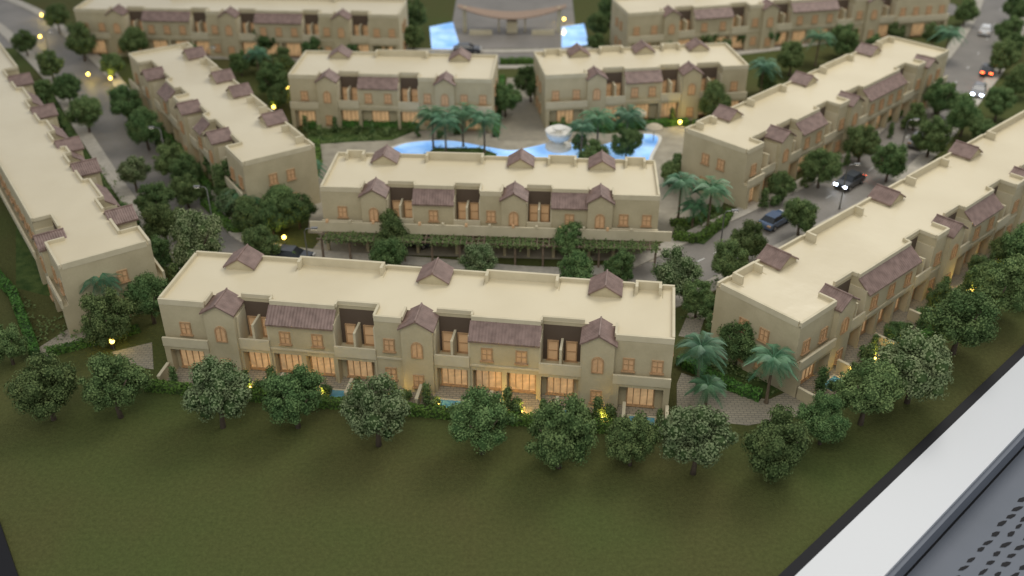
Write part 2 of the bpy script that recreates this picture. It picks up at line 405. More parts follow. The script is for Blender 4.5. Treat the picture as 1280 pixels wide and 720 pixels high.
                aw.build('awning_roof', M['tile'], root)
                n = max(1, int(w/2.2))
                for i in range(n): win('shut', x0+w*(i+.5)/n, ya_, 3.7)
                bx(course, x0, x1, ya_-.08, ya_, gz-.02, gz+.16)
            elif t == 'B':
                if cport: bx(wall, x0, x1, 0, q, gz-.24, gz-.01)
                else:
                    bx(wall, x0, x1, 0, q, gt, gz); bx(wall, x0, x1, 1.0, q, 0, gt)
                    bx(wall, x0, x0+.2, .02, 1.0, 0, gt); bx(wall, x1-.2, x1, .02, 1.0, 0, gt)
                bw = MB(); bx(bw, x0+.02, x1-.02, -.08, .1, gz-.12, gz+.9); bw.build('balcony_wall', M['wall2'], root)
                bx(par, x0, x1, q-.03, q+.2, H-.02, H+.38)
                for (fa, fb, ft) in ((c-.1, c+.1, H-1.6), (x0, x0+.14, H-.9), (x1-.14, x1, H-.9)):
                    fin = MB(); bx(fin, fa, fb, .15, q, gz, ft); fin.build('party_wall', M['wall2'], root)
                rc = MB(); bx(rc, x0+.16, x1-.16, q-.03, q, gz, H-.35); rc.build('balcony_shade_panel', M['dark'], root)  # thin dark sheet painting shade onto the back wall of the balcony
                for xx in (x0+w*.28, x0+w*.72): win('door', xx, q-.04, gz+.02, 'balcony_door')
                if not cport: win('glaze' if w > 2.7 else 'shut', c, 1.0, .2 if w > 2.7 else .8)
            if cport:
                cm = MB(); bx(cm, x0+.15, x0+.45, -.35, .0, 0, gz-.25); cm.build('carport_column', M['wall'], root)
            if prev is not None and abs(prev-fy) > .15:
                bx(par, x0-.1, x0+.1, min(prev, fy)+.2, max(prev, fy)-.03, H-.0, H+.365)
            prev = fy
        if carport and side == 0:
            tw_ = MB(); bx(tw_, -1.2, L+1.4, -1.0, -.8, gz-.35, gz+.75); bx(tw_, -1.2, L+1.4, -.8, -.4, gz-.3, gz-.02)
            tw_.build('terrace_wall', M['wall2'], root)
            for i in range(int(L/2.4)):
                px_ = MB(); px_.box(.5+i*2.4, .75+i*2.4, -1.08, -.74, gz+.7, gz+.98); px_.build('wall_cap', M['shutter'] if i % 2 == 0 else M['wall2'], root)
    for sx, rz in ((0, -PI/2), (1, PI/2)):
        x = 0 if sx == 0 else L
        for yy in (D*.38, D*.62):
            put_win(root, 'shut', x, yy, 3.85, rz); put_win(root, 'shut', x, yy, .9, rz)
    wall.build('wall', M['wall'], root); deck.build('roof_deck', M['deck'], root); par.build('parapet', M['wall2'], root); course.build('string_course', M['wall2'], root)
    ld_ = lambda x, y: FL+d*x+nrm*y
    return root, L, ld_

H = 6.9
wA = [('E',4.0),('T',2.6),('B',2.7),('A',5.6),('B',3.6),('W',2.3),('T',2.6),('B',3.0),('A',5.7),('B',3.5),('T',2.6),('E',4.6)]
FLa, FRa = P(197,379,H), P(843,430,H); La = (FRa-FLa).xy.length; s_ = La/sum(w for _, w in wA); x = 0; fm = []
for t, w in wA: fm.append((t, x, x+w*s_)); x += w*s_
A, LA, WA = terrace('nearest terrace row with cream flat roof facing the front lawn', FLa, FRa, 8.4, [], [(308,326),(545,346),(757,364)], fmods=fm)
B, LB, WB = terrace('middle terrace row between the blue lagoon and the nearest row, above car ports', P(400,238,H), P(825,250,H), 8.8, [(470,230),(643,240),(751,246)], [(487,189),(652,199),(752,207)], carport=True)
C, LC, WC = terrace('slanting terrace row left of the lagoon, second row from the left', P(160,70,H), P(302,207,H), 8.6, [(188,92),(240,132),(275,168)], [(345,152),(305,117),(283,99),(250,70)])
Dn = P(72,337,H); Df = Dn+(P(2,62,H)-P(183,303,H)).normalized()*78
D_, LD, WD = terrace('terrace row at the left edge of the photo, cut by the frame', Df, Dn, 8.4, [(45,302)], [(138,270),(97,210),(75,182),(45,140),(20,100)], bstyle='front')
E_, LE, WE = terrace('far terrace row behind the lagoon, left of the central path', P(360,97,H), P(615,103,H), 9.8, [(414,88),(559,92)], [(430,64),(578,66)])
F_, LF, WF = terrace('far terrace row behind the lagoon, right of the central path', P(682,98,H), P(936,85,H), 9.6, [(742,88),(860,82)], [(720,64),(800,60),(868,58)])
G, LG, WG = terrace('slanting terrace row right of the lagoon, behind the street with cars', P(936,192,H), P(1187,66,H), 8.9, [(962,162),(1052,120),(1148,74)], [(895,142),(992,100),(1066,62)])
Hn = P(1003,410,H); Hd = (P(1280,230,H)-Hn).normalized()
Hh, LH, WH = terrace('terrace row at the right edge of the photo beside the white rail', Hn, Hn+Hd*62, 8.8, [(1056,374),(1188,282),(1270,216)], [(973,328),(1104,248),(1196,190)])
I_, LI, WI = terrace('farthest terrace row at the top left beyond the back road', P(92,14,H), P(498,22,H), 8.6, [(150,10),(290,12),(430,14)], [])
J_, LJ, WJ = terrace('farthest terrace row at the top right beyond the back road', P(786,20,H), P(1190,-8,H), 8.6, [(835,12),(960,5),(1090,-4)], [])

# ------------------------------------------------------------ foliage
def rnd_dir():
    while True:
        v = Vector((R.uniform(-1,1), R.uniform(-1,1), R.uniform(-1,1)))
        if .05 < v.length < 1: return v.normalized()
def ico(mb, c, r, mi):
    t = (1+5**.5)/2; vs = [(-1,t,0),(1,t,0),(-1,-t,0),(1,-t,0),(0,-1,t),(0,1,t),(0,-1,-t),(0,1,-t),(t,0,-1),(t,0,1),(-t,0,-1),(-t,0,1)]
    fs = [(0,11,5),(0,5,1),(0,1,7),(0,7,10),(0,10,11),(1,5,9),(5,11,4),(11,10,2),(10,7,6),(7,1,8),(3,9,4),(3,4,2),(3,2,6),(3,6,8),(3,8,9),(4,9,5),(2,4,11),(6,2,10),(8,6,7),(9,8,1)]
    n = len(mb.v)
    for v in vs: mb.v.append(tuple(c+Vector(v).normalized()*r*R.uniform(.8,1.15)))
    for f in fs: mb.f.append(tuple(n+i for i in f)); mb.m.append(mi)
def leaf(mb, p, s, mi=0, nrm=None):
    u = rnd_dir()
    if nrm is not None: u = (nrm*1.5+u).normalized()
    v = u.orthogonal().normalized(); a = R.uniform(0, 2*PI); v.rotate(Matrix.Rotation(a, 3, u)); u2 = u.cross(v)
    s1 = s*R.uniform(.6,1.2); s2 = s*R.uniform(.45,.9)
    mb.poly([p-v*s1, p-u2*s2, p+v*s1, p+u2*s2], mi)
def crown_mesh(lm, seed, nc=60, per=230, ls=.036):
    global R; R = random.Random(seed)
    mb = MB(); ex = R.uniform(.88,1.12); ey = R.uniform(.88,1.12)
    for k in range(nc):
        d = rnd_dir(); rr = R.uniform(.5,.88) if k > 8 else R.uniform(0,.4)
        c = Vector((d.x*rr*ex, d.y*rr*ey, d.z*rr*.95))
        if c.z < -.5: c.z *= .7
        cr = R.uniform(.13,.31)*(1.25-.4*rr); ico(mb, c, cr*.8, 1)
        for j in range(int(per*(cr/.24)**1.6)):
            q = rnd_dir(); rad = cr*(1+R.gauss(0,.12)); leaf(mb, c+q*rad, ls, 0, q)
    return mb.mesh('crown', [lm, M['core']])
CROWNS = [crown_mesh(M['leaf'], 11+i) for i in range(7)]
PALE = [crown_mesh(M['leafpale'], 31+i, 54, 210) for i in range(3)]
def trunk_mesh(seed):
    r = random.Random(seed); mb = MB(); b = [Vector((0,0,-.05)), Vector((r.uniform(-.03,.03), r.uniform(-.03,.03), .35)), Vector((r.uniform(-.06,.06), r.uniform(-.06,.06), .75))]
    mb.tube(b, [.085,.06,.05], 8)
    for k in range(4):
        a = k*PI/2+r.uniform(-.4,.4); s0 = b[1].lerp(b[2], .2+.2*k)
        mb.tube([s0, s0+Vector((math.cos(a)*.3, math.sin(a)*.3, .3)), s0+Vector((math.cos(a)*.55, math.sin(a)*.55, .62))], [.035,.025,.012], 6)
    return mb.mesh('trunk', M['bark'], True)
TRUNKS = [trunk_mesh(i) for i in range(3)]
tcount = 0
def tree(px, py, wpx, label, group, pale=False):
    global tcount; tcount += 1
    w = 5.0; wpx = wpx*1.05
    for _ in range(5): w = wpx/F*depth(px, py, .62*w)
    p = P(px, py, .62*w); r = w/2
    rr = random.Random(tcount*13+5)
    t = empty('pale_tree' if pale else 'broadleaf_tree', (p.x, p.y, 0), rr.uniform(0, 2*PI)); tag(t, label, 'tree', group)
    hc = .62*w
    link('trunk', rr.choice(TRUNKS), t, (0,0,0), 0, (r, r, hc))
    link('crown', rr.choice(PALE if pale else CROWNS), t, (0,0,hc), rr.uniform(0, 6), (r*rr.uniform(.92,1.06), r*rr.uniform(.92,1.06), r*rr.uniform(.92,1.18)))
    return t
def tree_row(items, desc, group, frm='from the left'):
    items = sorted(items, key=(lambda i: i[0]) if 'left' in frm else (lambda i: -i[1]))
    for i, it in enumerate(items):
        pale = len(it) > 3
        tree(it[0], it[1], it[2], f"{ORD[i]} tree {frm} {desc}", group, pale)
tree_row([(8,428,52),(54,482,84),(140,478,86),(270,490,88,1),(367,494,80),(469,510,94,1),(602,524,86),(700,540,90),(790,550,64),(872,546,94,1),(970,554,84),(1031,524,62),(1086,486,88),(1146,456,92,1),(1204,396,88),(1254,356,78),(1290,310,70)], 'along the front lawn edge', 'trees along the front lawn')
tree_row([(1262,312,44),(1228,338,40),(1176,372,40),(1120,415,30),(1283,345,50)], 'close against the right edge row', 'trees close to the right edge row', 'from the near end')
tree_row([(325,304,46),(485,320,46),(492,288,52),(600,326,52,1),(714,300,48),(718,338,52),(775,334,42),(845,342,66,1),(872,372,46),(912,326,54),(938,300,48),(1002,268,48)], 'along the middle street', 'trees along the middle street')
tree_row([(132,398,70),(186,372,60),(246,300,78,1),(203,276,52),(192,248,50),(166,214,44,1),(213,200,46),(181,160,46),(156,128,46),(106,140,44),(84,110,38),(62,80,36),(100,50,42),(70,20,34),(165,52,40),(140,80,30),(126,18,36),(232,214,38),(55,112,30),(190,108,28),(30,52,30),(196,318,44)], 'along the left street', 'trees along the left street', 'counted from the near end')
tree_row([(232,238,38),(285,226,46),(330,232,40),(346,252,48),(372,262,42),(310,268,42),(268,205,30),(340,275,36),(288,252,38,1)], 'in the garden below the slanting left row', 'trees by the slanting left row')
tree_row([(262,40,32),(300,78,28),(340,98,42),(332,48,34),(322,72,30),(352,75,34),(516,18,38),(516,46,28),(390,60,26),(235,66,26),(290,50,26),(360,45,26),(440,62,22),(480,58,24),(345,120,30)], 'beside the back road left of the gate', 'trees along the back road, left part')
tree_row([(632,122,40),(664,102,42)], 'beside the path between the two far rows', 'trees by the central path')
tree_row([(742,196,42),(784,178,38),(868,198,38),(895,126,44),(850,205,30),(912,212,30),(725,178,22),(838,216,30),(905,190,28)], 'around the right end of the lagoon', 'trees by the lagoon')
tree_row([(748,30,30),(762,12,32),(882,12,28),(884,42,32),(963,40,28),(990,70,40),(1018,22,30),(1056,50,38),(1084,16,32),(1120,40,24),(905,62,24),(835,55,22),(925,44,24),(1095,56,26),(960,100,30),(745,52,24)], 'beside the back road right of the gate', 'trees along the back road, right part')
tree_row([(1027,208,46),(1078,178,44),(1113,200,46),(1165,170,46),(1178,120,44),(1207,143,46),(1250,126,42),(1274,100,36),(1255,70,38),(1262,38,36),(1208,14,30),(1270,10,30),(1240,172,36),(1168,42,30),(975,232,34),(1225,160,34),(1145,145,30),(1266,55,30)], 'along the right street', 'trees along the right street', 'counted from the near end')
tree_row([(925,424,62),(905,402,40),(888,385,34)], 'in the garden right of the nearest row', 'trees right of the nearest row')

# palms
def palm_mesh(seed):
    r = random.Random(seed); mb = MB()
    for k in range(30):
        a = 2*PI*k/30+r.uniform(-.15,.15); up = [.1,.5,.85,1.15,1.5][k % 5]; Lf = r.uniform(.85,1.1)
        d = Vector((math.cos(a), math.sin(a), 0)); side = Vector((-d.y, d.x, 0)); N = 12; pts = []
        for i in range(N+1):
            t = i/N; pts.append(d*Lf*t*(1-.14*up)+Vector((0,0,Lf*(up*.75*t-(.55+.35*up)*t*t))))
        mb.tube(pts, [.022*(1-t/(N+1)) for t in range(N+1)], 4)
        for i in range(1, N):
            for s_ in (-1, 1):
                for h_ in (0, .5):
                    p = pts[i].lerp(pts[i+1], h_); tt = i/N; ll = .2*math.sin(PI*min(1, tt*.8+.18))+.04
                    e = p+side*s_*ll+d*ll*.8+Vector((0,0,-.3*ll)); w_ = d*.017
                    mb.poly([p-w_, p+w_, e+w_*.3, e-w_*.3])
    return mb.mesh('frond', M['palm'])
PALMS = [palm_mesh(i) for i in range(3)]
pt = MB(); pts_ = [(0.02*math.sin(k*.6), 0, k/8) for k in range(9)]
pt.tube(pts_, [.2 if k == 0 else .13-.004*k for k in range(9)], 9); PTR = pt.mesh('trunk', M['palmbark'], True)
def palm(px, py, wpx, label, hgt=4.6):
    global tcount; tcount += 1
    rr = random.Random(tcount*7); p = P(px, py, hgt); r = wpx/2/F*depth(px, py, hgt)
    t = empty('palm_tree', (p.x, p.y, 0), rr.uniform(0, 6)); tag(t, label, 'palm tree', 'palm trees')
    link('trunk', PTR, t, (0,0,0), 0, (1.1,1.1,hgt)); link('fronds', rr.choice(PALMS), t, (0,0,hgt-.03), 0, (r*1.2, r*1.2, r*1.3))
for px, py, w, l in [(877,434,60,'tall palm in the paved garden just right of the nearest row'),(967,448,60,'tall palm at the near end of the right edge row'),(885,482,46,'low palm beside the curved garden path'),
    (305,245,54,'palm left of the pair below the slanting left row'),(380,208,50,'palm right of the pair below the slanting left row'),(124,346,58,'palm at the near end of the left edge row'),
    (540,144,44,'leftmost palm on the lagoon island'),(556,152,40,'second palm from the left on the lagoon island'),(578,142,46,'third palm from the left on the lagoon island'),(605,150,46,'rightmost palm on the lagoon island'),
    (748,148,48,'palm just right of the white fountain'),(785,144,44,'palm by the right shore of the lagoon'),(728,158,34,'small palm right behind the fountain'),(852,228,48,'left palm of the pair off the right end of the middle row'),(890,236,50,'right palm of the pair off the right end of the middle row'),(868,258,38,'low palm off the right end of the middle row'),(350,244,40,'low palm between the two below the slanting left row'),
    (955,82,38,'palm at the right end of the far right row'),(1025,46,38,'palm on the back road behind the slanting right row'),(1187,42,38,'palm by the far end of the slanting right row'),(515,90,24,'palm in front of the far left row'),(320,66,30,'palm beyond the slanting left row')]:
    palm(px, py, w, l, 2.6 if 'low' in l else 4.6)

def hedge(name, pts, w, h, label, cat='hedge', group='clipped hedges', dens=55, ls=.13, z=0, m=None):
    mb = MB()
    for i in range(len(pts)-1):
        a, b = pts[i], pts[i+1]; d = (b-a); ln_ = d.length; d.normalize(); n = Vector((-d.y, d.x, 0))
        q = [a-n*w*.42, b-n*w*.42, b+n*w*.42, a+n*w*.42]; mb.prism([(p.x, p.y) for p in q], z, z+h*.85, 1)
        for k in range(int(ln_*dens*(w+2*h))):
            u = R.uniform(0, ln_); f = R.random(); hv = 1+.35*noise.noise((a+d*u)*.7)
            if f < w/(w+2*h): v = R.uniform(-w/2, w/2); zz = h*hv*R.uniform(.86,1.1); nn = Vector((0,0,1))
            else: sg = R.choice((-1,1)); v = sg*w/2*R.uniform(.88,1.15); zz = h*hv*R.uniform(.05,1); nn = n*sg
            leaf(mb, a+d*u+n*v+Vector((0,0,z+zz)), ls, 0, nn)
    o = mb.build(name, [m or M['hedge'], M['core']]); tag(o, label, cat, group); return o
R = random.Random(5)
def px_line(l): return [P(a, b) for a, b in l]
hedge('clipped_hedge', [WA(-1,-3.0), WA(LA*.5,-3.1), WA(LA+.8,-3.1)], .8, .8, 'long low hedge in front of the nearest row')
hedge('clipped_hedge', [WH(-1.5,-3.3), WH(LH,-3.3)], .8, .8, 'long low hedge in front of the right edge row')
hedge('clipped_hedge', px_line([(848,452),(880,470),(915,487),(950,500)]), .9, .8, 'curving hedge beside the garden path right of the nearest row')
hedge('clipped_hedge', px_line([(60,445),(110,432),(175,414)]), .7, .7, 'hedge between the left edge row and the nearest row')
hedge('clipped_hedge', px_line([(-10,340),(18,372),(40,430),(45,447)]), .8, .9, 'hedge in front of the left edge row')
hedge('clipped_hedge', px_line([(842,300),(868,303),(905,282),(912,268)]), .8, .8, 'curved hedge off the right end of the middle row')
hedge('clipped_hedge', px_line([(838,282),(872,280),(890,262)]), .8, .7, 'inner hedge off the right end of the middle row')
hedge('clipped_hedge', px_line([(386,160),(440,158),(500,159),(620,160)]), .9, .8, 'straight hedge in front of the far left row')
hedge('clipped_hedge', px_line([(690,162),(750,164),(860,155)]), .9, .8, 'straight hedge in front of the far right row')
hedge('clipped_hedge', px_line([(625,80),(678,80)]), .9, .8, 'short hedge across the head of the central path')
hedge('clipped_hedge', px_line([(930,246),(1000,208),(1090,160),(1190,112)]), 1.0, .9, 'hedge in front of the slanting right row')
hedge('clipped_hedge', px_line([(395,182),(398,205),(386,245)]), .9, .9, 'hedge off the left end of the middle row')
hedge('clipped_hedge', px_line([(255,255),(290,290),(335,290)]), .8, .8, 'hedge at the corner of the left street')
hedge('clipped_hedge', px_line([(180,150),(225,190),(262,240)]), .8, .8, 'hedge in front of the slanting left row')
hedge('clipped_hedge', px_line([(628,100),(620,172)]), .7, .7, 'hedge on the left side of the central path')
hedge('clipped_hedge', px_line([(678,100),(688,160)]), .7, .7, 'hedge on the right side of the central path')

# low ground planting that reads as one mass
gc = MB(); R = random.Random(21)
def in_poly(x, y, poly):
    c = False; n = len(poly)
    for i in range(n):
        a, b = poly[i], poly[i-1]
        if (a.y > y) != (b.y > y) and x < (b.x-a.x)*(y-a.y)/(b.y-a.y)+a.x: c = not c
    return c
for poly, dn in (([(850,460),(905,432),(960,440),(1010,470),(960,495),(905,480)],30),([(838,300),(846,278),(900,258),(915,275),(880,304)],30),([(265,262),(330,232),(400,225),(392,258),(345,290),(290,286)],26),([(895,240),(935,236),(1190,108),(1180,100),(1000,180)],18),([(385,182),(384,148),(620,148),(622,158),(520,164),(490,176)],14),([(685,160),(690,146),(860,140),(850,158),(760,166)],14),([(185,150),(160,130),(262,262),(300,240)],20),([(528,196),(545,186),(600,186),(622,194),(610,204),(545,204)],30),([(10,350),(60,400),(160,372),(165,400),(60,440),(20,400)],16),([(120,200),(150,235),(195,330),(150,330)],14),([(860,350),(900,345),(885,400),(850,400)],20)):
    W_ = [P(*p) for p in poly]; x0 = min(p.x for p in W_); x1 = max(p.x for p in W_); y0 = min(p.y for p in W_); y1 = max(p.y for p in W_)
    for k in range(int((x1-x0)*(y1-y0)*dn)):
        x = R.uniform(x0,x1); y = R.uniform(y0,y1)
        if not in_poly(x, y, W_): continue
        h_ = noise.noise(Vector((x*.8, y*.8, 0)))
        if h_ < -.05: continue
        leaf(gc, Vector((x, y, .08+R.random()*(.15+h_*1.4))), .15, 0, Vector((0,0,1)))
o = gc.build('ground_cover', M['leaf']); tag(o, 'low leafy planting filling the garden beds between the rows', 'ground cover'); o['kind'] = 'stuff'

# small shrubs
def shrub_mesh(seed, cone):
    global R; R = random.Random(seed); mb = MB()
    for k in range(16):
        t = k/16; rad = (.5*(1-t*.85)) if cone else .42
        a = R.uniform(0, 6.3); c = Vector((math.cos(a)*rad*.5, math.sin(a)*rad*.5, .15+t*(1.5 if cone else .6))); ico(mb, c, .16, 1)
        for j in range(45):
            q = rnd_dir(); leaf(mb, c+q*R.uniform(.15,.3), .07, 0, q)
    return mb.mesh('shrub', [M['leaf'], M['core']])
SHR = [shrub_mesh(3, True), shrub_mesh(4, False), shrub_mesh(5, True), shrub_mesh(6, False)]
R = random.Random(99)
def shrubs(W, xs, desc):
    for i, (x, y, s) in enumerate(xs):
        p = W(x, y); o = link('garden_shrub', SHR[i % 4], None, (p.x, p.y, 0), R.uniform(0,6), (s,s,s*1.1)); tag(o, f'{ORD[i]} garden shrub from the left {desc}', 'shrub', 'garden shrubs '+desc)
shrubs(WA, [(x, R.uniform(-2.5,-1.6), R.uniform(.9,1.5)) for x in (1.2,4.2,7.6,8.8,10,12.6,13.4,14.5,17.5,19.5,20.4,21.4,23.2,24,27.6,28.5,30.0,30.8,33,36.5,37.4,38.3,42.4)], 'in front of the nearest row')
shrubs(WH, [(x, R.uniform(-2.6,-1.2), R.uniform(1.0,1.8)) for x in (2,3.2,5.4,7,8,9.2,10.6,13,14,16,17.5,18.6,21,22,23,25,26,27.5,29,31,32,33.6,35,37,38,40)], 'in front of the right edge row')
shrubs(WB, [(x, -3.2, R.uniform(.7,1.0)) for x in (-2.6,-1.5,35.6,36.8)], 'beside the middle row')
shrubs(WG, [(x, R.uniform(-2.4,-1.2), R.uniform(.9,1.5)) for x in (2,3.5,5,8,10,12,15,17,19,23,25,27,31,35,39,43)], 'in front of the slanting right row')
shrubs(WC, [(x, R.uniform(-2.4,-1.2), R.uniform(.9,1.6)) for x in (4,8,10,12,16,18,20,24,26,28,32,34,36,38,40)], 'in front of the slanting left row')
shrubs(WE, [(x, R.uniform(-2.6,-1.2), R.uniform(.9,1.4)) for x in (2,4,6,9,11,13,17,20,22)], 'in front of the far left row')
shrubs(WF, [(x, R.uniform(-2.6,-1.2), R.uniform(.9,1.4)) for x in (2,4,6,9,11,13,17,20,22)], 'in front of the far right row')
shrubs(lambda x, y: WD(x, 8.4-y), [(x, R.uniform(-2.6,-1.2), R.uniform(1,1.7)) for x in (20,24,28,33,37,41,45,49,53,57,61,65,69,73,76)], 'beside the left edge row')

# gardens
def gardens(W, L, walls, pools, desc, dep=-2.6):
    sheet('garden_terrace', [W(0,1.0), W(L,1.0), W(L,dep), W(0,dep)], .045, M['path'])
    for i, x in enumerate(walls):
        r = empty('garden_wall', W(x,0)); mb = MB(); a, b = W(x,-.6)-W(x,0), W(x,dep)-W(x,0); n = (W(1,0)-W(0,0))*.09
        mb.prism([(v.x, v.y) for v in (a-n, b-n, b+n, a+n)], 0, 1.1); mb.build('wall', M['wall'], r)
        cp_ = MB(); n2 = n*1.5; cp_.prism([(v.x, v.y) for v in (a-n2, b-n2, b+n2, a+n2)], 1.1, 1.2); cp_.build('coping', M['wall2'], r)
        tag(r, f'{ORD[i]} low garden wall from the left in front {desc}', 'garden wall', 'dividing walls in front '+desc)
    for i, x in enumerate(pools):
        c = W(x, -1.65); t = (W(1,0)-W(0,0)).normalized(); r = empty('plunge_pool', c, math.atan2(t.y, t.x))
        mb = MB()
        for bb in ((-1.2,1.2,-.75,-.6),(-1.2,1.2,.6,.75),(-1.2,-1.05,-.6,.6),(1.05,1.2,-.6,.6)): mb.box(*bb, .0, .16)
        mb.build('rim', M['wall2'], r); w_ = MB(); w_.poly([(-1.06,-.61,.11),(1.06,-.61,.11),(1.06,.61,.11),(-1.06,.61,.11)]); w_.build('water', M['plunge'], r)
        tag(r, f'{ORD[i]} small plunge pool from the left in front {desc}', 'pool', 'plunge pools in front '+desc)
gardens(WA, LA, [0.1,5,10.5,16.5,22.5,28.5,34,39.5,LA-.1], [6.6,15.5,25,34.8,41], 'of the nearest row')
gardens(WH, LH, [0.1,6,12,18,24,30,36,42], [4,15,20,28,38], 'of the right edge row')

# pergola along the middle row
pr = empty('pergola', WB(0,-2.2), math.atan2((WB(1,0)-WB(0,0)).y, (WB(1,0)-WB(0,0)).x)); tag(pr, 'long timber pergola with climbing vines along the foot of the middle row', 'pergola')
for i in range(13):
    mb = MB(); mb.box(.1+i*(LB-.4)/12, .3+i*(LB-.4)/12, -.1, .1, 0, 2.4); mb.build('post', M['wood_dark'], pr)
for yy in (-.15, .75):
    mb = MB(); mb.box(-.3, LB+.3, yy, yy+.16, 2.4, 2.58); mb.build('beam', M['wood_dark'], pr)
mb = MB()
for i in range(int(LB/.6)): mb.box(.1+i*.6, .2+i*.6, -.5, 1.2, 2.585, 2.7)
sl = mb.build('slat', M['wood_dark'], pr); sl['kind'] = 'stuff'
mb = MB()
for k in range(5600):
    u = R.uniform(0, LB)
    if noise.noise(Vector((u*.35, 2.3, 0))) > -.06 or R.random() < .15: leaf(mb, Vector((u, R.uniform(-.6,1.1), 2.72+R.gauss(0,.08)-(R.random()**3)*.5)), .13, 0, Vector((0,-.3,1)))
mb.build('vine', M['leaf'], pr)
psheet('carport_floor', [(388,316),(400,300),(815,312),(820,328)], .05, M['stone'])  # pale stone paving at the foot of the car ports

# fountain
fr = P(698,186); fo = empty('fountain', fr); tag(fo, 'white tiered stone fountain bowl standing in the lagoon', 'fountain')
mb = MB(); mb.lathe([(1.7,0),(1.7,.5),(1.5,.55),(.9,.6),(.6,.8),(.55,1.1),(.9,1.25)], 24); mb.build('pedestal', M['white'], fo, True)
mb = MB(); mb.lathe([(.8,1.2),(1.35,1.5),(1.6,2.0),(1.75,2.55),(1.6,2.6),(1.4,2.2),(.5,2.05),(.42,2.6),(.8,2.8),(.85,3.0),(.75,3.0),(0,2.85)], 28); mb.build('bowl', M['white'], fo, True)
for i, (px, py) in enumerate([(818,158),(800,140)]):
    p = P(px, py, 2.2); r = empty('parasol', (p.x, p.y, 0)); tag(r, ['larger beige parasol right of the lagoon','smaller beige parasol behind the larger one right of the lagoon'][i], 'parasol')
    mb = MB(); mb.tube([(0,0,0),(0,0,2.4)], [.05,.05], 6); mb.build('pole', M['wood_dark'], r)
    mb = MB(); k_ = 1 if i == 0 else .8; mb.lathe([(1.2*k_,1.9),(1.1*k_,2.15),(.6*k_,2.45),(.02,2.6)], 12); mb.build('canopy', M['beige'], r)
# gate pavilion
gp = P(640,40); gr = empty('gate_pavilion', gp); tag(gr, 'low entrance gate pavilion with a wide sagging brown canopy at the top centre', 'gate')
for x_ in (-7.9,7.9):
    mb = MB(); mb.box(x_-.3, x_+.3, -.3, .3, 0, 4.2); mb.build('pillar', M['wall'], gr)
for x_ in (-2.2,2.2):
    mb = MB(); mb.box(x_-.12, x_+.12, -.12, .12, 0, 2.7); mb.build('post', M['wall'], gr)
mb = MB(); N = 18
def gz_(x_): return 2.9+1.6*(abs(x_)/9)**1.8
def gh_(x_): return .7+1.3*(1-(abs(x_)/9)**2)
for i in range(N):
    xs = [-9+18*j/N for j in (i, i+1)]; z = [gz_(x_) for x_ in xs]; h_ = [gh_(x_) for x_ in xs]
    mb.poly([(xs[0],-h_[0],z[0]),(xs[1],-h_[1],z[1]),(xs[1],h_[1],z[1]),(xs[0],h_[0],z[0])]); mb.poly([(xs[0],-h_[0],z[0]-.2),(xs[0],h_[0],z[0]-.2),(xs[1],h_[1],z[1]-.2),(xs[1],-h_[1],z[1]-.2)])
    mb.poly([(xs[0],-h_[0],z[0]-.2),(xs[1],-h_[1],z[1]-.2),(xs[1],-h_[1],z[1]),(xs[0],-h_[0],z[0])]); mb.poly([(xs[0],h_[0],z[0]),(xs[1],h_[1],z[1]),(xs[1],h_[1],z[1]-.2),(xs[0],h_[0],z[0]-.2)])
mb.build('canopy', M['canvas'], gr)
for x_ in (-5.2, 5.2):
    mb = MB(); mb.box(x_-1.9, x_+1.9, -1.6, -1.3, 0, .8); mb.build('entrance_wall', M['wall2'], gr)
mb = MB(); mb.box(-.9,.9,-.6,.6,0,1.9); mb.build('guard_booth', M['wall2'], gr)

# ------------------------------------------------------------ cars
def car(px, py, tx, ty, paint, label, lights=None):
    p = P(px, py); q = P(tx, ty); a = math.atan2((q-p).y, (q-p).x)
    r = empty('parked_car' if not lights else 'moving_car', (p.x, p.y, .03), a); tag(r, label, 'car', 'cars on the streets')
    prof = [(-2.15,.35),(-2.2,.75),(-2.05,.95),(-1.2,1.0),(.9,.98),(2.0,.82),(2.2,.6),(2.15,.32)]
    mb = MB(); 
    for s_, e in ((-1,.86),(1,.86)): mb.poly([(x_, s_*e, z_) for x_, z_ in (prof if s_ < 0 else prof[::-1])])
    for i in range(len(prof)):
        j = (i+1) % len(prof); mb.poly([(prof[i][0],-.86,prof[i][1]),(prof[i][0],.86,prof[i][1]),(prof[j][0],.86,prof[j][1]),(prof[j][0],-.86,prof[j][1])])
    mb.build('body', paint, r)
    lo = [(-1.75,.97),(1.05,.97)]; hi = [(-1.25,1.42),(.35,1.42)]
    mb = MB(); b4 = [(lo[0][0],-.8,.98),(lo[1][0],-.8,.98),(lo[1][0],.8,.98),(lo[0][0],.8,.98)]; t4 = [(hi[0][0],-.62,1.42),(hi[1][0],-.62,1.42),(hi[1][0],.62,1.42),(hi[0][0],.62,1.42)]
    for i in range(4): j = (i+1) % 4; mb.poly([b4[i], b4[j], t4[j], t4[i]])
    mb.build('glasshouse', M['carglass'], r)
    mb = MB(); mb.prism([(x_, y_) for x_, y_, _ in t4], 1.41, 1.47); mb.build('roof', paint, r)
    for wx in (-1.35, 1.35):
        for wy in (-.8, .8):
            mb = MB(); mb.tube([(wx, wy-.12, .32), (wx, wy+.12, .32)], [.32,.32], 14); wo = mb.build('wheel', M['tyre'], r)
            mb = MB(); mb.tube([(wx, wy-.13, .32), (wx, wy+.13, .32)], [.18,.18], 10); mb.build('rim', M['rim'], wo)
    for s_ in (-.6, .6):
        mb = MB(); mb.box(2.08, 2.24, s_-.22, s_+.22, .58, .78); mb.build('headlight', M['head'] if lights == 'head' else M['white'], r)
        mb = MB(); mb.box(-2.25, -2.1, s_-.22, s_+.22, .68, .86); mb.build('taillight', M['tail'] if lights else M['wood'], r)
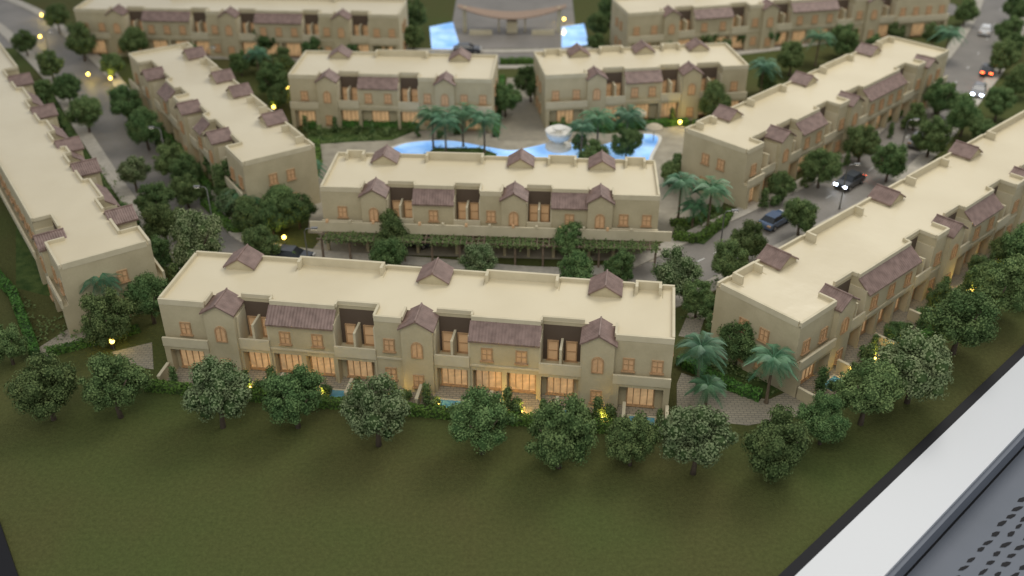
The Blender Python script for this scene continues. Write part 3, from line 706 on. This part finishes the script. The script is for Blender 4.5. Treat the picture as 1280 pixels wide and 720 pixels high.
car(1061,232,1030,250,M['c_dark'],'dark car with lit headlights on the right street',"head")
car(968,281,1000,262,M['c_blue'],'blue car parked at the kerb of the right street')
car(1222,118,1216,135,M['c_grey'],'far car with bright white headlights on the right street',"head")
car(1233,92,1240,60,M['c_dark'],'far car with glowing red tail lights on the right street',"tail")
car(1231,42,1240,20,M['c_white'],'small white car at the far end of the right street')
car(516,306,560,309,M['c_dark'],'dark car parked by the tree at the foot of the middle row')
car(366,326,400,330,M['c_dark'],'dark car at the left end of the middle street')
car(1147,180,1165,158,M['c_grey'],'grey car halfway up the right street')
car(584,66,600,66,M['c_dark'],'dark car on the back road in front of the gate')

# ------------------------------------------------------------ lamps
def slamp(px, py, label, a=0, hgt=5.5):
    p = P(px, py, hgt); r = empty('street_lamp', (p.x, p.y, 0), a); tag(r, label, 'street lamp', 'tall street lamps')
    mb = MB(); mb.tube([(0,0,0),(0,0,.5),(0,0,hgt-.3),(.2,0,hgt),(.9,0,hgt+.08)], [.13,.09,.06,.05,.04], 8); mb.build('pole', M['metal'], r, True)
    mb = MB(); mb.box(.7,1.35,-.16,.16,hgt+.02,hgt+.16); h_ = mb.build('lamp_head', M['metal'], r)
    mb = MB(); mb.box(.75,1.3,-.12,.12,hgt-.01,hgt+.015); mb.build('lamp_lens', M['lampw'], h_)
for px, py, l, a in [(258,234,'tall street lamp by the hedge at the end of the left street',PI),(380,286,'street lamp at the left end of the middle street',0),(906,264,'street lamp at the bend by the right end of the middle row',0),(1060,206,'street lamp behind the dark car with headlights',0),(258,60,'street lamp beyond the slanting left row',0),(1135,150,'street lamp further up the right street',0),(55,40,'street lamp at the top left junction',0),(200,160,'street lamp halfway up the left street',PI)]:
    slamp(px, py, l, a)
def glamp(p, label, power=0, s=.16, grp='glowing yellow garden lamps', h=.7, col=(1,.74,.14)):
    r = empty('garden_lamp', (p.x, p.y, 0)); tag(r, label, 'lamp', grp)
    mb = MB(); mb.tube([(0,0,0),(0,0,h)], [.04,.03], 6); mb.build('post', M['metal'], r)
    mb = MB(); mb.lathe([(.01,-s),(s*.7,-s*.7),(s,0),(s*.7,s*.7),(.01,s)], 10, (0,0,h+s)); mb.build('globe', M['lamp'], r, True)
    if power:
        ld_ = bpy.data.lights.new('lamp_bulb', 'POINT'); ld_.energy = power; ld_.color = col; ld_.shadow_soft_size = .25
        lo = bpy.data.objects.new('lamp_bulb', ld_); COL.objects.link(lo); lo.parent = r; lo.location = (0,0,h+s*2+.3)
for i, x_ in enumerate([7.9,12.9,14.2,20.6,24.2,29.2,31.2,37.8]):
    glamp(WA(x_,-2.0), f'{ORD[i]} yellow garden lamp from the left in front of the nearest row', 150, .1, h=.3, col=(1,.64,.16))
for i, x_ in enumerate([5.6,9.6,13.6,18.1,22.6,27,33]):
    glamp(WH(x_,-2.2), f'{ORD[i]} yellow garden lamp from the near end, right edge row', 130, .1, h=.3, col=(1,.66,.16))
for i, (px, py) in enumerate([(140,427),(355,297),(359,109),(342,134),(680,132),(52,19),(50,46),(110,93),(138,98),(400,39),(945,26),(850,153),(705,24),(275,36),(826,50)]):
    glamp(P(px, py, .9), ['glowing globe lamp between the front lawn and the nearest row','globe lamp at the left end of the middle street','globe lamp by the left end of the far left row','globe lamp in front of the left end of the far left row','glowing globe lamp at the right side of the central path','globe lamp nearest the top left corner','globe lamp at the top left junction','left globe lamp of the pair on the left street','right globe lamp of the pair on the left street','globe lamp before the top left row','globe lamp before the top right row','globe lamp at the right shore of the lagoon','globe lamp right of the gate','globe lamp before the left part of the top left row','globe lamp behind the far right row'][i], 60 if py > 200 else 90, .24, 'glowing globe lamps beside the streets')

# ------------------------------------------------------------ display table edge
def band(name, a0, a1, o0, o1, z0, z1, m, parent=None):
    mb = MB(); n = en; p = [a0+n*o0, a1+n*o0, a1+n*o1, a0+n*o1]; mb.prism([(v.x, v.y) for v in p], z0, z1); return mb.build(name, m, parent)
r = empty('display_rail', eA); tag(r, 'wide white rail with a black inner edge along the lower right of the model', 'rail')
for nm, a_, b_, z_, mm in (('black_trim', .02, .85, .3, M['black']), ('white_rail', .85, 5.0, .42, M['rail']), ('outer_lip', 5.0, 5.35, .1, M['panel'])):
    o = band(nm, eA, eB, a_, b_, -1.4, z_, mm, r); o.location = -eA
r2 = empty('side_panel', eA); tag(r2, 'blue grey slotted panel outside the white rail in the lower right corner', 'panel')
o = band('panel', eA, eB, 5.4, 30, -2.6, -1.8, M['panel'], r2); o.location = -eA
mb = MB(); R = random.Random(77); k = 0
for i in range(62):
    for j in range(9):
        a = eA+ed*(i*1.25+(.6 if j % 2 else 0)+R.uniform(-.15,.15)); o_ = 7.9+j*.95+R.uniform(-.12,.12); L_ = R.uniform(.42,.66); W_ = R.uniform(.12,.2); th = R.uniform(.1,.45); k += 1
        t = ed*math.cos(th)+en*math.sin(th); n_ = Vector((t.y, -t.x, 0)); p = a+en*o_
        q = [p-t*L_, p-t*L_*.3-n_*W_, p+t*L_*.5-n_*W_*.8, p+t*L_, p+t*L_*.4+n_*W_*.7, p-t*L_*.4+n_*W_]
        mb.poly([(v.x, v.y, -1.78+k*.00002) for v in q])
sl = mb.build('slot', M['black'], r2); sl.location = -eA; sl['kind'] = 'stuff'
r3 = empty('table_edge', l0); tag(r3, 'black table edge at the lower left corner', 'table edge')
mb = MB(); mb.prism([(v.x-l0.x, v.y-l0.y) for v in (l0-ld*.5+ln*.02, l1+ld*8+ln*.02, l1+ld*8+ln*4, l0-ld*.5+ln*4)], -1.2, .35); mb.build('black_trim', M['black'], r3)

# ------------------------------------------------------------ light
w = bpy.data.worlds.new('World'); sc.world = w; w.use_nodes = True
bg = w.node_tree.nodes['Background']; bg.inputs['Color'].default_value = (.92,.95,1,1); bg.inputs['Strength'].default_value = .62
def area(loc, tgt, size, power, col):
    l = bpy.data.lights.new('key_fill_area', 'AREA'); l.shape = 'SQUARE'; l.size = size; l.energy = power; l.color = col
    o = bpy.data.objects.new('key_fill_area', l); COL.objects.link(o); o.location = loc
    o.rotation_euler = (Vector(tgt)-Vector(loc)).to_track_quat('-Z', 'Y').to_euler(); return o
area((70,150,120), (10,85,0), 60, 100000, (1,.96,.88))
area((-10,0,100), (0,90,0), 60, 46000, (1,.95,.84))  # unseen front fill, added to brighten the facades

cam = bpy.data.cameras.new('Camera'); co = bpy.data.objects.new('Camera', cam); COL.objects.link(co); sc.camera = co
co.location = (0,0,HC); co.rotation_euler = (PI/2-PITCH, 0, 0)
cam.sensor_width = 36; cam.lens = 36*F/1280; cam.clip_end = 2000; cam.clip_start = .5
cam.dof.use_dof = True; cam.dof.focus_distance = 81; cam.dof.aperture_fstop = .06
sc.view_settings.view_transform = 'Standard'; sc.view_settings.look = 'None'; sc.view_settings.exposure = 0
